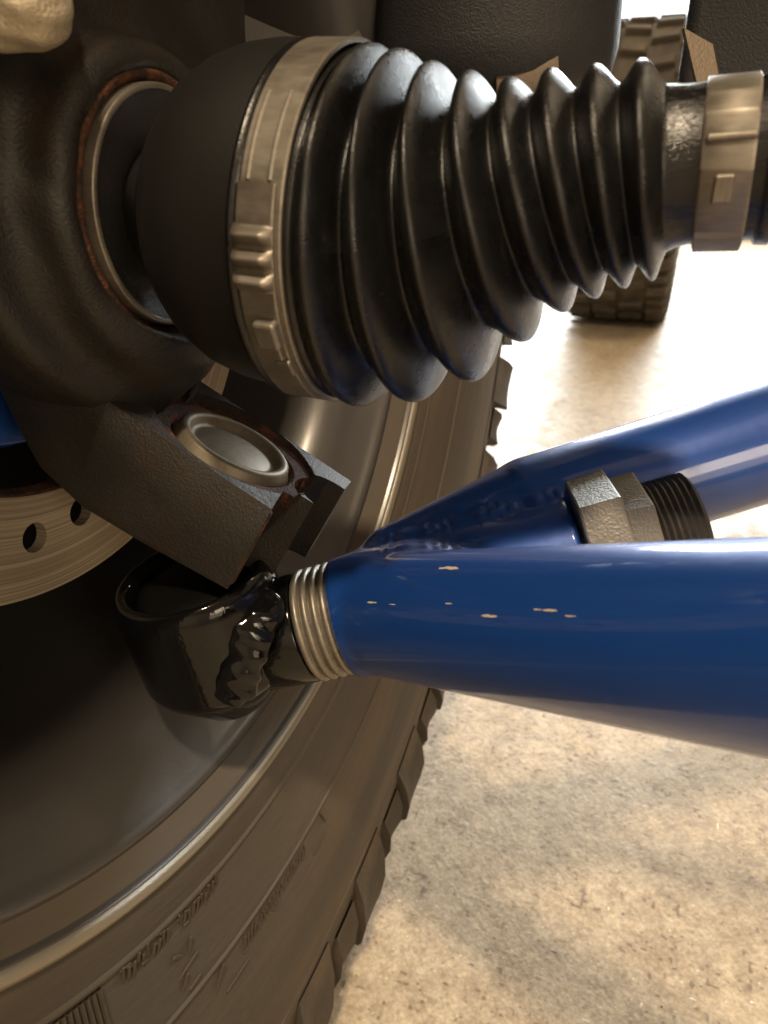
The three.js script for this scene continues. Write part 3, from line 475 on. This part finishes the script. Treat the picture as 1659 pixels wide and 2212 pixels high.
// ---------------------------------------------------------------- parts above the axle
{
  const sh = thing('shock_absorber', 'large dark cylinder above the boot beside the bright window gap', 'shock absorber', V(0.09, 0.05, -0.18));
  const a = at(1060, 60, 0.31);
  part('body', lathe([[0, 0.0001], [0, 0.040], [0.002, 0.046], [0.008, 0.0520], [0.02, 0.0545], [0.25, 0.0545]], 96, V(a.x - 0.004, 0.036, a.z - 0.02), V(-0.02, 1, 0)), M.plastic, sh);
  part('lower_eye', lathe([[-0.012, 0.004], [-0.012, 0.010], [0.012, 0.010], [0.012, 0.004]], 32, at(1135, 178, 0.30), V(1, 0.1, -0.3)), M.bronze, sh);
  const br = thing('frame_bracket', 'dark frame bracket with brown sloping gusset above the thin boot end', 'bracket', at(1560, 60, 0.30));
  const c = at(1600, -40, 0.33);
  part('post', boxUV(frame(new RoundedBoxGeometry(0.055, 0.15, 0.05, 3, 0.006), V(c.x + 0.008, c.y + 0.022, c.z), V(1, 0, 0), V(0, 1, 0), V(0, 0, 1))), M.plastic, br);
  const q = [at(1478, 60, 0.29), at(1540, 95, 0.29), at(1556, 178, 0.29), at(1508, 190, 0.29)]; const qd = camF.clone().setY(0).normalize().multiplyScalar(0.003), qq = q.concat(q.map(v => v.clone().add(qd)));
  const gg = new THREE.BufferGeometry().setFromPoints(qq); gg.setIndex([0, 1, 2, 0, 2, 3, 4, 6, 5, 4, 7, 6, 0, 4, 1, 1, 4, 5, 1, 5, 2, 2, 5, 6, 2, 6, 3, 3, 6, 7, 3, 7, 0, 0, 7, 4]);
  part('gusset', boxUV(crease(gg.toNonIndexed(), 10)), M.bronze, br);
  const pl = thing('backing_plate', 'thin grey metal plate tucked behind the top of the joint cup', 'plate', at(640, 40, 0.31));
  const pp = [at(530, -160, 0.31), at(680, -160, 0.31), at(790, 98, 0.31), at(640, 120, 0.31), at(478, 110, 0.31)], pd = camF.clone().setY(0).normalize().multiplyScalar(0.003), p10 = pp.concat(pp.map(v => v.clone().add(pd)));
  const pg = new THREE.BufferGeometry().setFromPoints(p10); const pi = [0, 1, 2, 0, 2, 3, 0, 3, 4, 5, 7, 6, 5, 8, 7, 5, 9, 8]; for (let i = 0; i < 5; i++) { const j = (i + 1) % 5; pi.push(i, i + 5, j, j, i + 5, j + 5); } pg.setIndex(pi);
  part('sheet', boxUV(crease(pg.toNonIndexed(), 10)), M.greyMetal, pl);
  const tr = thing('tie_rod_end', 'pale tan cast tie rod end above the knuckle', 'tie rod', at(60, 20, 0.145));
  const c1 = at(55, 0, 0.145), c2 = at(-10, 42, 0.145), c3 = at(20, -120, 0.155);
  part('ball_end', boxUV(netMesh((x, y, z) => smin(smin(Math.hypot(x - c1.x, y - c1.y, z - c1.z) - 0.0080, Math.hypot(x - c2.x, y - c2.y, z - c2.z) - 0.0052, 0.003), sdCap([x, y, z], c1, c3, 0.006, 0.009), 0.006) + 0.0004 * Math.sin(x * 700) * Math.sin(y * 900 + z * 300), [c1.x - 0.03, c1.y - 0.03, c1.z - 0.03], [c1.x + 0.03, c1.y + 0.05, c1.z + 0.03], 0.0012)), M.alloy, tr);
  const fd = thing('fender_liner', 'black plastic fender liner arching over the wheel', 'fender', V(0.0, 0.43, 0));
  const fg = lathe([[-0.26, 0.50], [0.34, 0.50], [0.34, 0.506], [-0.26, 0.506]], 48, V(0, 0, 0), V(1, 0, 0), null, 1.50, Math.PI - 0.55); part('shell', crease(fg), M.plastic, fd);
}

// ---------------------------------------------------------------- window and ceiling lamps
{
  const w = new THREE.Group(); w.name = 'window'; w.position.set((WINDOW.x0 + WINDOW.x1) / 2, WINDOW.y0, WINDOW.z - 0.06); w.userData = { label: 'bright white window in the plank wall behind the vehicle', category: 'window' }; scene.add(w);
  const W = WINDOW.x1 - WINDOW.x0, H = WINDOW.y1 - WINDOW.y0;
  const add = (n, g, m) => { const q = new THREE.Mesh(g, m); q.name = n; q.castShadow = q.receiveShadow = true; w.add(q); };
  add('pane', new THREE.BoxGeometry(W - 0.06, H - 0.06, 0.01).translate(0, H / 2, 0.06), M.glowCool);
  add('frame', mergeGeometries([new THREE.BoxGeometry(W, 0.03, 0.11).translate(0, 0.015, 0.012), new THREE.BoxGeometry(W, 0.03, 0.11).translate(0, H - 0.015, 0.012), new THREE.BoxGeometry(0.03, H - 0.06, 0.11).translate(-W / 2 + 0.015, H / 2, 0.012), new THREE.BoxGeometry(0.03, H - 0.06, 0.11).translate(W / 2 - 0.015, H / 2, 0.012)]), M.frameWhite);
  LAMPS.forEach(([x, y, z, w, h], i) => {
    const l = new THREE.Group(); l.name = numbered('ceiling_lamp'); l.position.set(x, y, z); l.userData = { label: i ? 'long warm ceiling lamp above the rear of the vehicle' : 'short warm ceiling lamp in front of the wheel', category: 'lamp', group: 'ceiling lamps' }; scene.add(l);
    const a = new THREE.Mesh(new RoundedBoxGeometry(w + 0.06, 0.05, h + 0.06, 2, 0.01).translate(0, 0.03, 0), M.frameWhite), b = new THREE.Mesh(new THREE.BoxGeometry(w, 0.02, h).translate(0, -0.012, 0), M.glowWarm); a.name = 'housing'; b.name = 'diffuser'; l.add(a, b);
    const r = new THREE.Mesh(new THREE.CylinderGeometry(0.01, 0.01, 0.2, 12).translate(0, 0.15, 0), M.frameWhite); r.name = 'hanger'; l.add(r);
  });
}
{
  const l = new THREE.Group(); l.name = 'shop_light'; l.position.set(SHOP.p[0], 0, SHOP.p[2]); l.userData = { label: 'upright warm shop light on a floor stand in front of the wheel', category: 'lamp' }; scene.add(l);
  const head = new THREE.Group(); const dir = V(0.1, 0.4, 0).sub(V(...SHOP.p));
  const q = new THREE.Quaternion().setFromUnitVectors(V(0, 0, 1), V(dir.x, 0, dir.z).normalize());
  const mk = (n, g, m) => { const o = new THREE.Mesh(g.applyQuaternion(q), m); o.name = n; l.add(o); };
  mk('housing', new RoundedBoxGeometry(SHOP.w + 0.05, SHOP.h + 0.05, 0.05, 2, 0.01).translate(0, SHOP.p[1], -0.03), M.frameWhite);
  mk('diffuser', new THREE.BoxGeometry(SHOP.w, SHOP.h, 0.02).translate(0, SHOP.p[1], 0.005), M.glowWarm);
  mk('pole', new THREE.CylinderGeometry(0.018, 0.018, SHOP.p[1] - SHOP.h / 2, 16).translate(0, (SHOP.p[1] - SHOP.h / 2) / 2, -0.03), M.frameWhite);
  mk('foot', new THREE.CylinderGeometry(0.16, 0.17, 0.02, 32).translate(0, 0.01, -0.03), M.frameWhite);
}
scene.traverse(o => { if (o.isMesh) { o.castShadow = o.receiveShadow = true; } });
renderer.render(scene, camera);
